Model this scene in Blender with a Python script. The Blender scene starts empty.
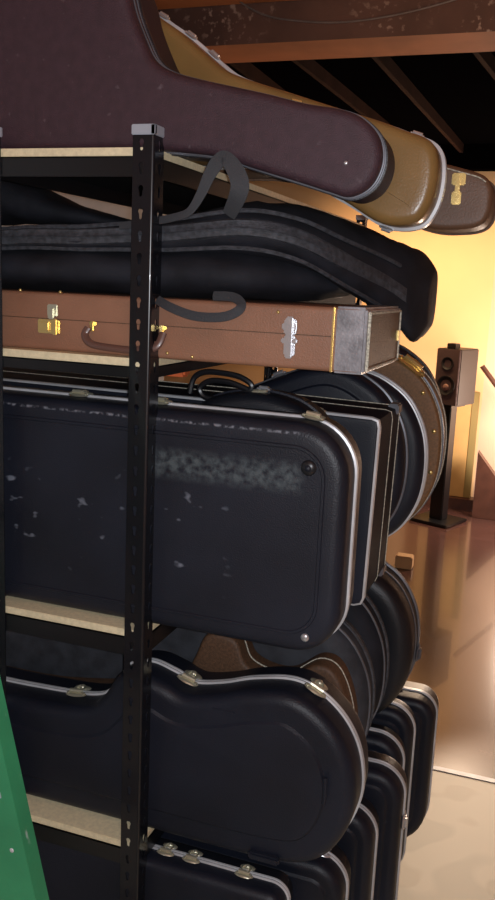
import bpy, bmesh, math, random
from mathutils import Vector, Matrix, Euler, noise
random.seed(7)
C = bpy.context.scene.collection
PI = math.pi

# ------------------------------------------------------------------ camera
CAM = Vector((0.59111, -1.20873, 1.60617))
ROT = Euler((1.379376, -0.043635, 0.34495), 'XYZ')
FPX = 858.28
cd = bpy.data.cameras.new('camera')
cam = bpy.data.objects.new('camera', cd)
C.objects.link(cam)
cam.location = CAM
cam.rotation_euler = ROT
cd.sensor_fit = 'VERTICAL'
cd.sensor_height = 24.0
cd.lens = 24.0 * FPX / 900.0
cd.clip_start = 0.02
bpy.context.scene.camera = cam
RM = ROT.to_matrix()


def ray(px, py):
    return RM @ Vector(((px - 247.5) / FPX, (450 - py) / FPX, -1))


def at(px, py, axis, v):
    d = ray(px, py)
    i = 'xyz'.index(axis)
    return CAM + d * ((v - CAM[i]) / d[i])


# ------------------------------------------------------------------ materials
def mat(name, col, rough=.5, metal=0., bump=0., bscale=300., var=0., vscale=6., col2=None,
        detail=3., spec=.5, coat=0., builder=None):
    m = bpy.data.materials.new(name)
    m.use_nodes = True
    nt = m.node_tree
    b = nt.nodes['Principled BSDF']
    b.inputs['Base Color'].default_value = (*col, 1)
    b.inputs['Roughness'].default_value = rough
    b.inputs['Metallic'].default_value = metal
    b.inputs['Specular IOR Level'].default_value = spec
    b.inputs['Coat Weight'].default_value = coat
    tc = nt.nodes.new('ShaderNodeTexCoord')
    if var > 0 or col2:
        n = nt.nodes.new('ShaderNodeTexNoise')
        n.inputs['Scale'].default_value = vscale
        n.inputs['Detail'].default_value = detail
        nt.links.new(tc.outputs['Object'], n.inputs['Vector'])
        r = nt.nodes.new('ShaderNodeValToRGB')
        c2 = col2 or tuple(max(0, c * (1 - var)) for c in col)
        c1 = col if col2 else tuple(min(1, c * (1 + var)) for c in col)
        r.color_ramp.elements[0].position = .35
        r.color_ramp.elements[1].position = .65
        r.color_ramp.elements[0].color = (*c2, 1)
        r.color_ramp.elements[1].color = (*c1, 1)
        nt.links.new(n.outputs['Fac'], r.inputs['Fac'])
        nt.links.new(r.outputs['Color'], b.inputs['Base Color'])
    if bump > 0:
        n2 = nt.nodes.new('ShaderNodeTexNoise')
        n2.inputs['Scale'].default_value = bscale
        n2.inputs['Detail'].default_value = 4
        nt.links.new(tc.outputs['Object'], n2.inputs['Vector'])
        bp = nt.nodes.new('ShaderNodeBump')
        bp.inputs['Strength'].default_value = bump
        bp.inputs['Distance'].default_value = .002
        nt.links.new(n2.outputs['Fac'], bp.inputs['Height'])
        nt.links.new(bp.outputs['Normal'], b.inputs['Normal'])
    if builder:
        builder(nt, b, tc)
    return m


def box_mask(nt, tc, x0, x1, z0, z1, soft=.01, ax=(0, 2)):
    """1 inside the box of object coordinates"""
    sep = nt.nodes.new('ShaderNodeSeparateXYZ')
    nt.links.new(tc.outputs['Object'], sep.inputs[0])
    out = None
    for a, lo, hi in ((ax[0], x0, x1), (ax[1], z0, z1)):
        for v, s in ((lo, 1), (hi, -1)):
            mr = nt.nodes.new('ShaderNodeMapRange')
            nt.links.new(sep.outputs[a], mr.inputs['Value'])
            mr.inputs['From Min'].default_value = v - soft
            mr.inputs['From Max'].default_value = v + soft
            mr.inputs['To Min'].default_value = 0 if s > 0 else 1
            mr.inputs['To Max'].default_value = 1 if s > 0 else 0
            if out is None:
                out = mr.outputs[0]
            else:
                mu = nt.nodes.new('ShaderNodeMath')
                mu.operation = 'MULTIPLY'
                nt.links.new(out, mu.inputs[0])
                nt.links.new(mr.outputs[0], mu.inputs[1])
                out = mu.outputs[0]
    return out


def noise_mask(nt, tc, scale, lo, hi, stretch=(1, 1, 1), detail=4, w=0):
    mp = nt.nodes.new('ShaderNodeMapping')
    mp.inputs['Scale'].default_value = stretch
    mp.inputs['Location'].default_value = (w, w * .7, w * .3)
    nt.links.new(tc.outputs['Object'], mp.inputs['Vector'])
    n = nt.nodes.new('ShaderNodeTexNoise')
    n.inputs['Scale'].default_value = scale
    n.inputs['Detail'].default_value = detail
    nt.links.new(mp.outputs[0], n.inputs['Vector'])
    mr = nt.nodes.new('ShaderNodeMapRange')
    nt.links.new(n.outputs['Fac'], mr.inputs['Value'])
    mr.inputs['From Min'].default_value = lo
    mr.inputs['From Max'].default_value = hi
    return mr.outputs[0]


def mul(nt, a, b):
    m = nt.nodes.new('ShaderNodeMath')
    m.operation = 'MULTIPLY'
    nt.links.new(a, m.inputs[0])
    if isinstance(b, float):
        m.inputs[1].default_value = b
    else:
        nt.links.new(b, m.inputs[1])
    return m.outputs[0]


def mix_into(nt, b, fac, col, rough=None):
    mx = nt.nodes.new('ShaderNodeMix')
    mx.data_type = 'RGBA'
    nt.links.new(fac, mx.inputs[0])
    s = b.inputs['Base Color']
    if s.is_linked:
        nt.links.new(s.links[0].from_socket, mx.inputs[6])
    else:
        mx.inputs[6].default_value = s.default_value
    mx.inputs[7].default_value = (*col, 1)
    nt.links.new(mx.outputs[2], s)


def scuffs_a(nt, b, tc):
    m = mul(nt, box_mask(nt, tc, -.01, .245, .266, .306, .010), noise_mask(nt, tc, 75, .36, .62, (1, 1, 1), 6))
    m = mul(nt, m, .85)
    mix_into(nt, b, m, (.085, .105, .115))
    m2 = mul(nt, noise_mask(nt, tc, 42, .66, .74, (.6, 1, 1), 2, 3.1), box_mask(nt, tc, -.30, .12, .09, .25, .03))
    mix_into(nt, b, m2, (.2, .22, .27))
    m3 = mul(nt, box_mask(nt, tc, -.6, .24, .3545, .3575, .0015), noise_mask(nt, tc, 90, .46, .60, (1, 1, 1), 6, 8.))
    mix_into(nt, b, m3, (.22, .23, .27))


def scuffs_maroon(nt, b, tc):
    m = noise_mask(nt, tc, 60, .66, .76, (1, 1, 1), 3, 1.)
    mix_into(nt, b, mul(nt, m, .35), (.25, .2, .22))


def light_scuff(nt, b, tc):
    m = noise_mask(nt, tc, 30, .72, .8, (.5, 1, 1), 3, 5.)
    mix_into(nt, b, mul(nt, m, .5), (.2, .2, .24))


BLK = (.0115, .0140, .0235)
M = {}
M['tolex_a'] = mat('worn_black_vinyl', BLK, .42, bump=.35, bscale=420, var=.25, vscale=5, spec=.4, builder=scuffs_a)
M['tolex'] = mat('black_vinyl', (.0105, .0130, .0225), .42, bump=.35, bscale=420, var=.25, vscale=5, spec=.35, builder=light_scuff)
M['tolex_dark'] = mat('dark_black_vinyl', (.0075, .009, .014), .4, bump=.35, bscale=420, var=.25, vscale=5)
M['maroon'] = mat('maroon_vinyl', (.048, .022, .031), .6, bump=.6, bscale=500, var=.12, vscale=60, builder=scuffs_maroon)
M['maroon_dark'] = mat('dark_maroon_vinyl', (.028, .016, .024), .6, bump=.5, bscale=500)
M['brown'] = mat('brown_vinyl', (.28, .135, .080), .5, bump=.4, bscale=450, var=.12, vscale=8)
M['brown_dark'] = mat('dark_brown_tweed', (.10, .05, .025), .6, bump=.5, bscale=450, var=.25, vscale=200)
M['brown_tweed'] = mat('brown_tweed_cloth', (.20, .10, .04), .55, bump=.5, bscale=450, var=.2, vscale=200)
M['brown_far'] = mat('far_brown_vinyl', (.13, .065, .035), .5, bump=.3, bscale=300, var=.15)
M['tan'] = mat('tan_vinyl', (.235, .135, .045), .3, bump=.15, bscale=300, var=.1, vscale=10)
M['chrome'] = mat('polished_metal', (.62, .63, .66), .28, .75, bump=.15, bscale=90)
M['rim'] = mat('satin_aluminium', (.58, .59, .61), .4, .25, bump=.1, bscale=60, var=.15, vscale=15)
M['tolex_navy'] = mat('navy_black_vinyl', (.007, .010, .022), .6, bump=.3, bscale=420, spec=.12)
M['rim_dull'] = mat('dull_grey_metal', (.13, .135, .155), .4, .4, var=.2, vscale=15)
M['brass'] = mat('brass', (.75, .56, .22), .25, .75, bump=.1, bscale=80)
M['nickel'] = mat('aged_nickel', (.62, .60, .46), .3, .7, bump=.2, bscale=120)
M['steel'] = mat('black_painted_steel', (.006, .0065, .008), .28, 0, bump=.05, bscale=80, spec=.6)
M['post_steel'] = mat('glossy_black_post', (.0055, .006, .009), .27, spec=.55, coat=.15)
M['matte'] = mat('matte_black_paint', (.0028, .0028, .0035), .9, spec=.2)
M['cap'] = mat('grey_plastic_cap', (.35, .37, .42), .4, var=.1)
M['board'] = mat('particle_board', (.80, .69, .45), .7, bump=.2, bscale=260, var=.08, vscale=140)
M['bag'] = mat('black_nylon', (.014, .015, .021), .75, bump=.5, bscale=700, var=.3, vscale=18, spec=.3)
M['bag_grey'] = mat('charcoal_nylon', (.032, .034, .042), .7, bump=.5, bscale=500, var=.3, vscale=30)
M['zip'] = mat('zipper_tape', (.045, .048, .058), .6, bump=.8, bscale=500, var=.4, vscale=120)
M['strap'] = mat('black_webbing', (.038, .040, .046), .7, bump=.7, bscale=600)
M['leather'] = mat('grey_leather', (.24, .23, .245), .4, bump=.5, bscale=160, var=.3, vscale=30)
M['stitch'] = mat('cream_stitching', (.50, .47, .38), .7, bump=.9, bscale=350, var=.4, vscale=260)
M['handle'] = mat('brown_plastic', (.13, .065, .05), .35, coat=.3)
M['rubber'] = mat('black_rubber', (.01, .01, .012), .35)
M['orange'] = mat('orange_plastic', (.62, .13, .04), .4, var=.1)
M['greybar'] = mat('grey_aluminium', (.20, .20, .22), .4, .4)
M['green'] = mat('green_fibreglass', (.04, .27, .12), .42, bump=.25, bscale=120, var=.12, vscale=9,
                 builder=lambda nt, b, tc: mix_into(nt, b, mul(nt, noise_mask(nt, tc, 34, .68, .74, (1, 1, .5), 3), .8), (.42, .52, .46)))
M['spk'] = mat('speaker_wood', (.12, .075, .075), .5, var=.1)
M['spk_side'] = mat('speaker_side', (.02, .014, .014), .5)
M['cone'] = mat('speaker_cone', (.02, .017, .018), .6)
M['dust'] = mat('copper_dust_cap', (.5, .3, .25), .3, .3)
M['partition'] = mat('grey_beige_paint', (.50, .54, .56), .85, var=.05)
M['tanpanel'] = mat('tan_panel_fabric', (.60, .38, .15), .8, bump=.3, bscale=200, var=.08)
M['panel_shadow'] = mat('olive_shadow_tone', (.28, .21, .08), .8)  # shaded strip of the tan panel, its shadow put into the colour
M['dwood'] = mat('dark_stained_wood', (.075, .030, .020), .4, var=.25, vscale=9)
M['lwood'] = mat('pale_wood', (.62, .38, .18), .6, var=.12)
M['graypanel'] = mat('grey_foam', (.17, .18, .22), .8)


def wood_floor(nt, b, tc):
    mp = nt.nodes.new('ShaderNodeMapping')
    nt.links.new(tc.outputs['Object'], mp.inputs['Vector'])
    br = nt.nodes.new('ShaderNodeTexBrick')
    br.inputs['Scale'].default_value = 1.0
    br.inputs['Brick Width'].default_value = 1.6
    br.inputs['Row Height'].default_value = .09
    br.inputs['Mortar Size'].default_value = .0018
    br.inputs['Color1'].default_value = (.066, .030, .026, 1)
    br.inputs['Color2'].default_value = (.050, .022, .018, 1)
    br.inputs['Mortar'].default_value = (.05, .022, .015, 1)
    nt.links.new(mp.outputs[0], br.inputs['Vector'])
    nt.links.new(br.outputs['Color'], b.inputs['Base Color'])
    mix_into(nt, b, mul(nt, noise_mask(nt, tc, 3.0, .3, .75, (1, 9, 1), 5), .5), (.10, .05, .043))


def vinyl_floor(nt, b, tc):
    mix_into(nt, b, mul(nt, noise_mask(nt, tc, 5.5, .56, .60, (1, 1, 1), 1, 4.2), .35), (.36, .31, .22))
    mix_into(nt, b, mul(nt, noise_mask(nt, tc, 4, .52, .56, (1, 1, 1), 1, 1.7), .3), (.26, .26, .21))


def speckle(nt, b, tc):
    m = mul(nt, noise_mask(nt, tc, 40, .57, .66, (1, 1, 1), 5, 2.), noise_mask(nt, tc, 2.2, .45, .6, (1, 1, 1), 2, .4))
    mix_into(nt, b, m, (.27, .23, .22))


M['wfloor'] = mat('glossy_plank_floor', (.1, .05, .03), .2, bump=.05, bscale=18, builder=wood_floor, spec=.6, coat=.25)
M['vfloor'] = mat('beige_sheet_floor', (.56, .53, .43), .5, bump=.05, bscale=60, builder=vinyl_floor)
M['wall'] = mat('warm_painted_plaster', (.80, .54, .30), .85, bump=.1, bscale=60, var=.04, vscale=2)
M['wallpink'] = mat('pale_painted_plaster', (.76, .55, .42), .85, bump=.1, bscale=60, var=.03, vscale=2)
M['beamface'] = mat('chipped_brown_paint', (.062, .036, .034), .7, bump=.5, bscale=70, var=.2, vscale=5, builder=speckle)
M['beamunder'] = mat('orange_brown_paint', (.30, .105, .04), .7, var=.25, vscale=3)
M['ceilnear'] = mat('orange_timber_ceiling', (.42, .17, .07), .6, var=.2, vscale=3)
M['ceil'] = mat('black_ceiling', (.0022, .002, .0025), .98, spec=0.)
M['joist'] = mat('brown_joist', (.022, .010, .008), .9, spec=.1, var=.2)


# ------------------------------------------------------------------ mesh helpers
def obj(name, bm, m, parent=None, smooth=True, angle=35, label=None, mw=None):
    me = bpy.data.meshes.new(name)
    bmesh.ops.recalc_face_normals(bm, faces=bm.faces)
    bm.to_mesh(me)
    bm.free()
    for mm in (m if isinstance(m, (list, tuple)) else [m]):
        me.materials.append(M[mm])
    if smooth:
        me.polygons.foreach_set('use_smooth', [True] * len(me.polygons))
        me.set_sharp_from_angle(angle=math.radians(angle))
    o = bpy.data.objects.new(name, me)
    C.objects.link(o)
    if parent:
        o.parent = parent
    if label:
        o['label'] = label
    return o


def thing(name, label, cat, loc=(0, 0, 0), rot=(0, 0, 0), group=None):
    o = bpy.data.objects.new(name, None)
    C.objects.link(o)
    o.empty_display_size = .05
    o.location = loc
    o.rotation_euler = rot
    o['label'] = label
    o['category'] = cat
    if group:
        o['group'] = group
    return o


def tag(o, label, cat, group=None):
    o['label'] = label
    o['category'] = cat
    if group:
        o['group'] = group
    return o


def struct(name, bm, m, **k):
    o = obj(name, bm, m, **k)
    o['kind'] = 'structure'
    return o


def box(bm, x0, x1, y0, y1, z0, z1, bev=0., mat_i=0, mtx=None):
    g = bmesh.ops.create_cube(bm, size=1)
    vs = g['verts']
    for v in vs:
        v.co = Vector((x0 + (v.co.x + .5) * (x1 - x0), y0 + (v.co.y + .5) * (y1 - y0), z0 + (v.co.z + .5) * (z1 - z0)))
        if mtx:
            v.co = mtx @ v.co
    if bev > 0:
        es = list({e for v in vs for e in v.link_edges})
        r = bmesh.ops.bevel(bm, geom=es, offset=bev, segments=2, affect='EDGES')
    return bm


def tube(bm, pts, r, seg=10, caps=True, scale2=1.0):
    """round tube along points; r number or list"""
    pts = [Vector(p) for p in pts]
    n = len(pts)
    rs = r if isinstance(r, (list, tuple)) else [r] * n
    up = Vector((0, 0, 1))
    rings = []
    prevN = None
    for i, p in enumerate(pts):
        t = (pts[min(i + 1, n - 1)] - pts[max(i - 1, 0)]).normalized()
        if prevN is None:
            a = up if abs(t.dot(up)) < .9 else Vector((1, 0, 0))
            nn = t.cross(a).normalized()
        else:
            nn = (prevN - t * prevN.dot(t)).normalized()
        prevN = nn
        bn = t.cross(nn)
        rings.append([bm.verts.new(p + (nn * math.cos(k * 2 * PI / seg) + bn * math.sin(k * 2 * PI / seg) * scale2) * rs[i]) for k in range(seg)])
    for a, b in zip(rings, rings[1:]):
        for k in range(seg):
            bm.faces.new((a[k], a[(k + 1) % seg], b[(k + 1) % seg], b[k]))
    if caps:
        bm.faces.new(rings[0])
        bm.faces.new(rings[-1][::-1])
    return bm


def catmull(P, n=8, closed=True):
    P = [Vector(p) for p in P]
    out = []
    N = len(P)
    rng = N if closed else N - 1
    for i in range(rng):
        if closed:
            a, b, c, d = P[i - 1], P[i], P[(i + 1) % N], P[(i + 2) % N]
        else:
            a, b, c, d = P[max(i - 1, 0)], P[i], P[i + 1], P[min(i + 2, N - 1)]
        for k in range(n):
            t = k / n
            out.append(.5 * ((2 * b) + (c - a) * t + (2 * a - 5 * b + 4 * c - d) * t * t + (-a + 3 * b - 3 * c + d) * t ** 3))
    if not closed:
        out.append(P[-1])
    return out


def rrect(x0, z0, x1, z1, r, n=9):
    """rounded rectangle, ccw from bottom-left; r = (bl, br, tr, tl)"""
    if not isinstance(r, (tuple, list)):
        r = (r,) * 4
    out = []
    for (cx, cz, rr, a0) in ((x0 + r[0], z0 + r[0], r[0], PI), (x1 - r[1], z0 + r[1], r[1], 1.5 * PI),
                             (x1 - r[2], z1 - r[2], r[2], 0), (x0 + r[3], z1 - r[3], r[3], .5 * PI)):
        for k in range(n):
            a = a0 + .5 * PI * k / (n - 1)
            out.append(Vector((cx + rr * math.cos(a), cz + rr * math.sin(a))))
    # resample straights a little
    res = []
    for i, p in enumerate(out):
        q = out[(i + 1) % len(out)]
        res.append(p)
        d = (q - p).length
        if d > .08:
            k = int(d / .05)
            for j in range(1, k):
                res.append(p.lerp(q, j / k))
    return res


def fixloop(P):
    P = [Vector((p[0], p[1])) for p in P]
    a = sum(P[i].x * P[(i + 1) % len(P)].y - P[(i + 1) % len(P)].x * P[i].y for i in range(len(P)))
    if a < 0:
        P.reverse()
    # drop near duplicates
    out = []
    for p in P:
        if not out or (p - out[-1]).length > 1e-4:
            out.append(p)
    if (out[0] - out[-1]).length < 1e-4:
        out.pop()
    return out


def normals(P):
    N = len(P)
    out = []
    for i in range(N):
        t1 = (P[i] - P[i - 1]).normalized()
        t2 = (P[(i + 1) % N] - P[i]).normalized()
        t = (t1 + t2)
        if t.length < 1e-6:
            t = t1
        t.normalize()
        out.append(Vector((t.y, -t.x)))  # outward for ccw
    return out


def inset(P, d):
    nn = normals(P)
    return [p - n * d for p, n in zip(P, nn)]


def loft(bm, P, prof, cap0=False, cap1=False, mat_i=0):
    rings = []
    for (d, t) in prof:
        rings.append([bm.verts.new((q.x, t, q.y)) for q in inset(P, d)])
    n = len(P)
    for a, b in zip(rings, rings[1:]):
        for k in range(n):
            f = bm.faces.new((a[k], a[(k + 1) % n], b[(k + 1) % n], b[k]))
            f.material_index = mat_i
    if cap0:
        bm.faces.new(rings[0]).material_index = mat_i
    if cap1:
        bm.faces.new(rings[-1][::-1]).material_index = mat_i
    return rings


def face_profile(r, panel=None, d=.005):
    """profile from the middle of the face out to the side wall (inset, t)"""
    p = []
    if panel:
        p += [(panel + .006, 0), (panel + .002, .0008), (panel, .003), (panel - .002, d), (panel - .008, d + .0005)]
        b = d
    else:
        p += [(r + .012, 0)]
        b = 0
    for k in range(6):
        a = .5 * PI * k / 5
        p.append((r - r * math.sin(a), b + r - r * math.cos(a)))
    return p


def latch_bm(bm, u, w, nu, nw, t, size=1., style='draw'):
    size *= .95
    """a draw latch lying on the side wall at outline point (u, w), across the joint at depth t"""
    tx, tz = nw, -nu   # tangent
    mtx = Matrix(((tx, 0, nu, u), (0, 1, 0, t), (tz, 0, nw, w), (0, 0, 0, 1)))
    s = size
    def ell(x, y, z, a, b, c, sub=2):
        bmesh.ops.create_icosphere(bm, subdivisions=sub, radius=1, matrix=mtx @ Matrix.Translation((x * s, y * s, z * s)) @ Matrix.Diagonal((a * s, b * s, c * s, 1)))
    ell(0, -.012, .001, .021, .009, .0035)
    ell(0, .013, .001, .017, .009, .0035)
    ell(-.015, -.012, .003, .0042, .0042, .0035, 1)
    ell(.015, -.012, .003, .0042, .0042, .0035, 1)
    ell(0, .012, .004, .006, .006, .005)
    ring = [mtx @ Vector((.009 * s * math.cos(k * PI / 6), (.001 + .012 * math.sin(k * PI / 6)) * s, .006 * s)) for k in range(13)]
    tube(bm, ring, .0022 * s, 6, caps=False)
    tube(bm, [mtx @ Vector((-.012 * s, -.010 * s, .007 * s)), mtx @ Vector((.012 * s, -.010 * s, .007 * s))], .004 * s, 8)


def ring_bm(P, t, half, out=.0035, groove=True):
    bm = bmesh.new()
    pr = [(.001, t - half), (-out, t - half * .8)]
    if groove:
        pr += [(-out, t - half * .15), (-out + .0015, t), (-out, t + half * .15)]
    pr += [(-out, t + half * .8), (.001, t + half)]
    loft(bm, P, pr)
    return bm


def nearest(P, u, w):
    i = min(range(len(P)), key=lambda k: (P[k] - Vector((u, w))).length)
    return i


def make_case(name, label, P, origin, T, split, rot=(0, 0, 0), lid='tolex', base='tolex', rim='rim', r=.018,
              panel=None, rim_half=.006, rim_out=.0035, latches=(), latch_mat='chrome', latch_size=1., group=None,
              cat='instrument case', ribs=()):
    P = fixloop(P)
    root = thing(name, label, cat, origin, rot, group)
    bm = bmesh.new()
    loft(bm, P, face_profile(r, panel) + [(0, split - .0006)], cap0=True)
    obj('lid', bm, lid, root)
    bm = bmesh.new()
    pb = [(d, T - t) for d, t in face_profile(r, None)]
    loft(bm, P, [(.0, split + .0006)] + pb[::-1], cap1=True)
    obj('base_shell', bm, base, root)
    if rim:
        obj('metal_rim', ring_bm(P, split, rim_half, rim_out), rim, root)
    for k in ribs:
        tt, hh, oo, mm, nm = k
        obj(nm, ring_bm(P, tt, hh, oo, False), mm, root)
    nn = normals(P)
    for (u, w) in latches:
        i = nearest(P, u, w)
        bm = bmesh.new()
        q, n_ = P[i], nn[i]
        latch_bm(bm, q.x + n_.x * rim_out * .6, q.y + n_.y * rim_out * .6, n_.x, n_.y, split, latch_size)
        obj('latch', bm, latch_mat, root, angle=30)
    return root, P


def stud(root, name, u, w, t=0., r=.006, h=.003, m='chrome'):
    bm = bmesh.new()
    bmesh.ops.create_uvsphere(bm, u_segments=14, v_segments=8, radius=r,
                              matrix=Matrix.Translation((u, t, w)) @ Matrix.Diagonal((1, h / r, 1, 1)))
    return obj(name, bm, m, root)


def ribbon(pts, width, facing, thick=.002, taper=None, n=6):
    """flat webbing along points; facing = normal direction"""
    Q = catmull(pts, n, closed=False)
    f = Vector(facing).normalized()
    bm = bmesh.new()
    rows = []
    for i, p in enumerate(Q):
        t = (Q[min(i + 1, len(Q) - 1)] - Q[max(i - 1, 0)]).normalized()
        s = t.cross(f).normalized()
        k = i / (len(Q) - 1)
        wd = width * (taper(k) if taper else 1) / 2
        nn = s.cross(t).normalized()
        h = nn * thick / 2
        rows.append([bm.verts.new(p + s * wd + h), bm.verts.new(p + h * 1.8), bm.verts.new(p - s * wd + h),
                     bm.verts.new(p - s * wd - h), bm.verts.new(p + s * wd - h)])
    for a, b in zip(rows, rows[1:]):
        for k in range(5):
            bm.faces.new((a[k], a[(k + 1) % 5], b[(k + 1) % 5], b[k]))
    bm.faces.new(rows[0])
    bm.faces.new(rows[-1][::-1])
    return bm


# ------------------------------------------------------------------ the setting
YW = 5.4          # far wall
SEAM = 1.563
ZC = 2.64


def slab(name, m, x0, x1, y0, y1, z0, z1, **k):
    bm = bmesh.new()
    box(bm, x0, x1, y0, y1, z0, z1)
    return struct(name, bm, m, smooth=False, **k)


slab('floor', 'vfloor', -4, 4, -3, SEAM, -.05, 0)
slab('floor_wood', 'wfloor', -4, 4, SEAM + .006, YW + .6, -.05, 0.0)
slab('trim_1', 'rim_dull', -4, 4, SEAM - .012, SEAM + .012, 0, .003)
slab('wall_back', 'wall', -4, .12, YW, YW + .1, 0, ZC)
slab('wall_left', 'wall', -4.1, -4, -3, YW, 0, ZC)
slab('wall_behind', 'wallpink', -4, 4, -3.1, -3, 0, ZC)
slab('wall_right', 'wallpink', 4, 4.1, -3, YW, 0, ZC)
bm = bmesh.new()
mt = Matrix.Translation((.12, YW, 0)) @ Matrix.Rotation(math.radians(-9), 4, 'Z')
box(bm, 0, 3.95, 0, .1, 0, ZC, mtx=mt)
struct('wall_far_right', bm, 'wallpink', smooth=False)
slab('wall_partition', 'partition', -1.12, -1.05, -1.6, 2.3, 0, ZC - .15)
slab('baseboard_back', 'dwood', -4, .11, YW - .02, YW - .001, 0, .085)
slab('ceiling_front', 'ceilnear', -4, 4, -3, 2.06, ZC, ZC + .1)
slab('ceiling', 'ceil', -4, 4, 2.34, YW + .6, ZC, ZC + .1)
bm = bmesh.new()
box(bm, -4, 4, 2.07, 2.33, 2.5, ZC + .1)
for f in bm.faces:
    if f.normal.z < -.5 or (f.calc_center_median().z < 2.51):
        f.material_index = 1
struct('ceiling_beam', bm, ['beamface', 'beamunder'], smooth=False)
# joists seen under the black ceiling
for i, (a, b) in enumerate((((297, 58), (372, 118)), ((383, 62), (476, 166)), ((470, 40), (495, 72)), ((235, 62), (285, 100)))):
    z = 2.60
    p, q = at(*a, 'z', z), at(*b, 'z', z)
    d = (q - p).normalized()
    p, q = p - d * .3, q + d * .4
    if p.y < 2.36:
        p = p + d * ((2.36 - p.y) / d.y)
    if q.y > YW - .05:
        q = q - d * ((q.y - YW + .05) / d.y)
    s = Vector((d.y, -d.x, 0)) * .012
    bm = bmesh.new()
    vs = [bm.verts.new(c) for c in (p - s + Vector((0, 0, .04)), p + s + Vector((0, 0, .04)), p + s - Vector((0, 0, .02)), p - s - Vector((0, 0, .02)),
                                    q - s + Vector((0, 0, .04)), q + s + Vector((0, 0, .04)), q + s - Vector((0, 0, .02)), q - s - Vector((0, 0, .02)))]
    for f in ((0, 1, 2, 3), (7, 6, 5, 4), (0, 4, 5, 1), (1, 5, 6, 2), (2, 6, 7, 3), (3, 7, 4, 0)):
        bm.faces.new([vs[k] for k in f])
    o = struct('ceiling_joist', bm, 'joist', smooth=False)
slab('ceiling_bulkhead', 'ceil', -4, 4, YW - .12, YW - .002, 2.47, ZC - .001)
# cable slung along the beam
pts = catmull([at(x, y, 'y', 2.04) for x, y in ((225, -8), (262, 14), (300, 21), (345, 22), (400, 14), (460, -2), (500, -18))], 6, False)
bm = bmesh.new()
tube(bm, pts, .0035, 6)
tag(obj('cable', bm, 'rim_dull'), 'thin grey cable sagging across the chipped brown ceiling beam', 'cable')

# ------------------------------------------------------------------ the shelving unit
W, L = .305, 1.52
ZS = [1.80, 1.483, 1.03, .634, .24]
TB = .0127
unit = thing('shelving_unit', 'black slotted steel shelving unit with cream particle board shelves', 'shelf', (0, 0, 0))
FL = .035


def flange_bm(bm, to3d, h=1.825, w0=.0042, w1=FL, th=.0018):
    """one perforated flange; to3d(a, z, n) puts it in the world"""
    pitch = .0333
    nrow = int(h / pitch)
    z = h - .0045
    tmp = bmesh.new()
    cell = {}

    def V(a, b):
        k = (round(a, 5), round(b, 5))
        if k not in cell:
            cell[k] = tmp.verts.new((a, b, 0))
        return cell[k]
    xs = [w0, w0 + (w1 - w0) / 3, w0 + (w1 - w0) * 2 / 3, w1]
    c = (w0 + w1) / 2 + .001
    tmp.faces.new([V(a, h) for a in (w0, w1)] + [V(a, z) for a in xs[::-1]])
    for r in range(nrow):
        za, zb = z, z - pitch
        if zb < .002:
            break
        zm1, zm2 = za - pitch / 3, za - pitch * 2 / 3
        outer = [(xs[0], za), (xs[1], za), (xs[2], za), (xs[3], za), (xs[3], zm1), (xs[3], zm2), (xs[3], zb), (xs[2], zb), (xs[1], zb), (xs[0], zb), (xs[0], zm2), (xs[0], zm1)]
        t0 = za - .0135
        inner = [(-.0038, .0038), (-.0015, .0052), (.0015, .0052), (.0038, .0038), (.0054, 0), (.0034, -.0055), (.0030, -.0125), (.001, -.0145), (-.001, -.0145), (-.0030, -.0125), (-.0034, -.0055), (-.0054, 0)]
        O = [V(*p) for p in outer]
        I = [V(c + p[0] * .82, t0 + p[1] * .85) for p in inner]
        for k in range(12):
            tmp.faces.new((O[k], O[(k + 1) % 12], I[(k + 1) % 12], I[k]))
        z = zb
    tmp.faces.new([V(a, z) for a in xs] + [V(a, 0) for a in (w1, w0)])
    ext = bmesh.ops.extrude_face_region(tmp, geom=tmp.faces[:])
    for v in ext['geom']:
        if isinstance(v, bmesh.types.BMVert):
            v.co.z = th
    mp = {}
    for v in tmp.verts:
        mp[v] = bm.verts.new(to3d(v.co.x, v.co.y, v.co.z))
    for f in tmp.faces:
        bm.faces.new([mp[v] for v in f.verts])
    tmp.free()


for (x, y, sx, sy) in ((0, 0, -1, 1), (-W, 0, 1, 1), (0, L, -1, -1), (-W, L, 1, -1)):
    bm = bmesh.new()
    flange_bm(bm, lambda a, z, n: Vector((x + sx * a, y + sy * n, z)))
    flange_bm(bm, lambda a, z, n: Vector((x + sx * n, y + sy * a, z)))
    # rounded spine
    prev = None
    for i in range(7):
        a = .5 * PI * i / 6
        px_, py_ = x + sx * (.0042 - .0042 * math.cos(a)), y + sy * (.0042 - .0042 * math.sin(a))
        cur = (bm.verts.new((px_, py_, 0)), bm.verts.new((px_, py_, 1.825)))
        if prev:
            bm.faces.new((prev[0], cur[0], cur[1], prev[1]))
        prev = cur
    obj('post', bm, 'post_steel', unit, angle=40)
    bm = bmesh.new()
    g = .0022
    for (a0, a1, b0, b1) in ((-g, FL + .002, -g, .005), (-g, .005, -g, FL + .002)):
        box(bm, *sorted((x + sx * a0, x + sx * a1)), *sorted((y + sy * b0, y + sy * b1)), 1.817, 1.832, .0012)
    obj('post_cap', bm, 'cap', unit)
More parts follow.
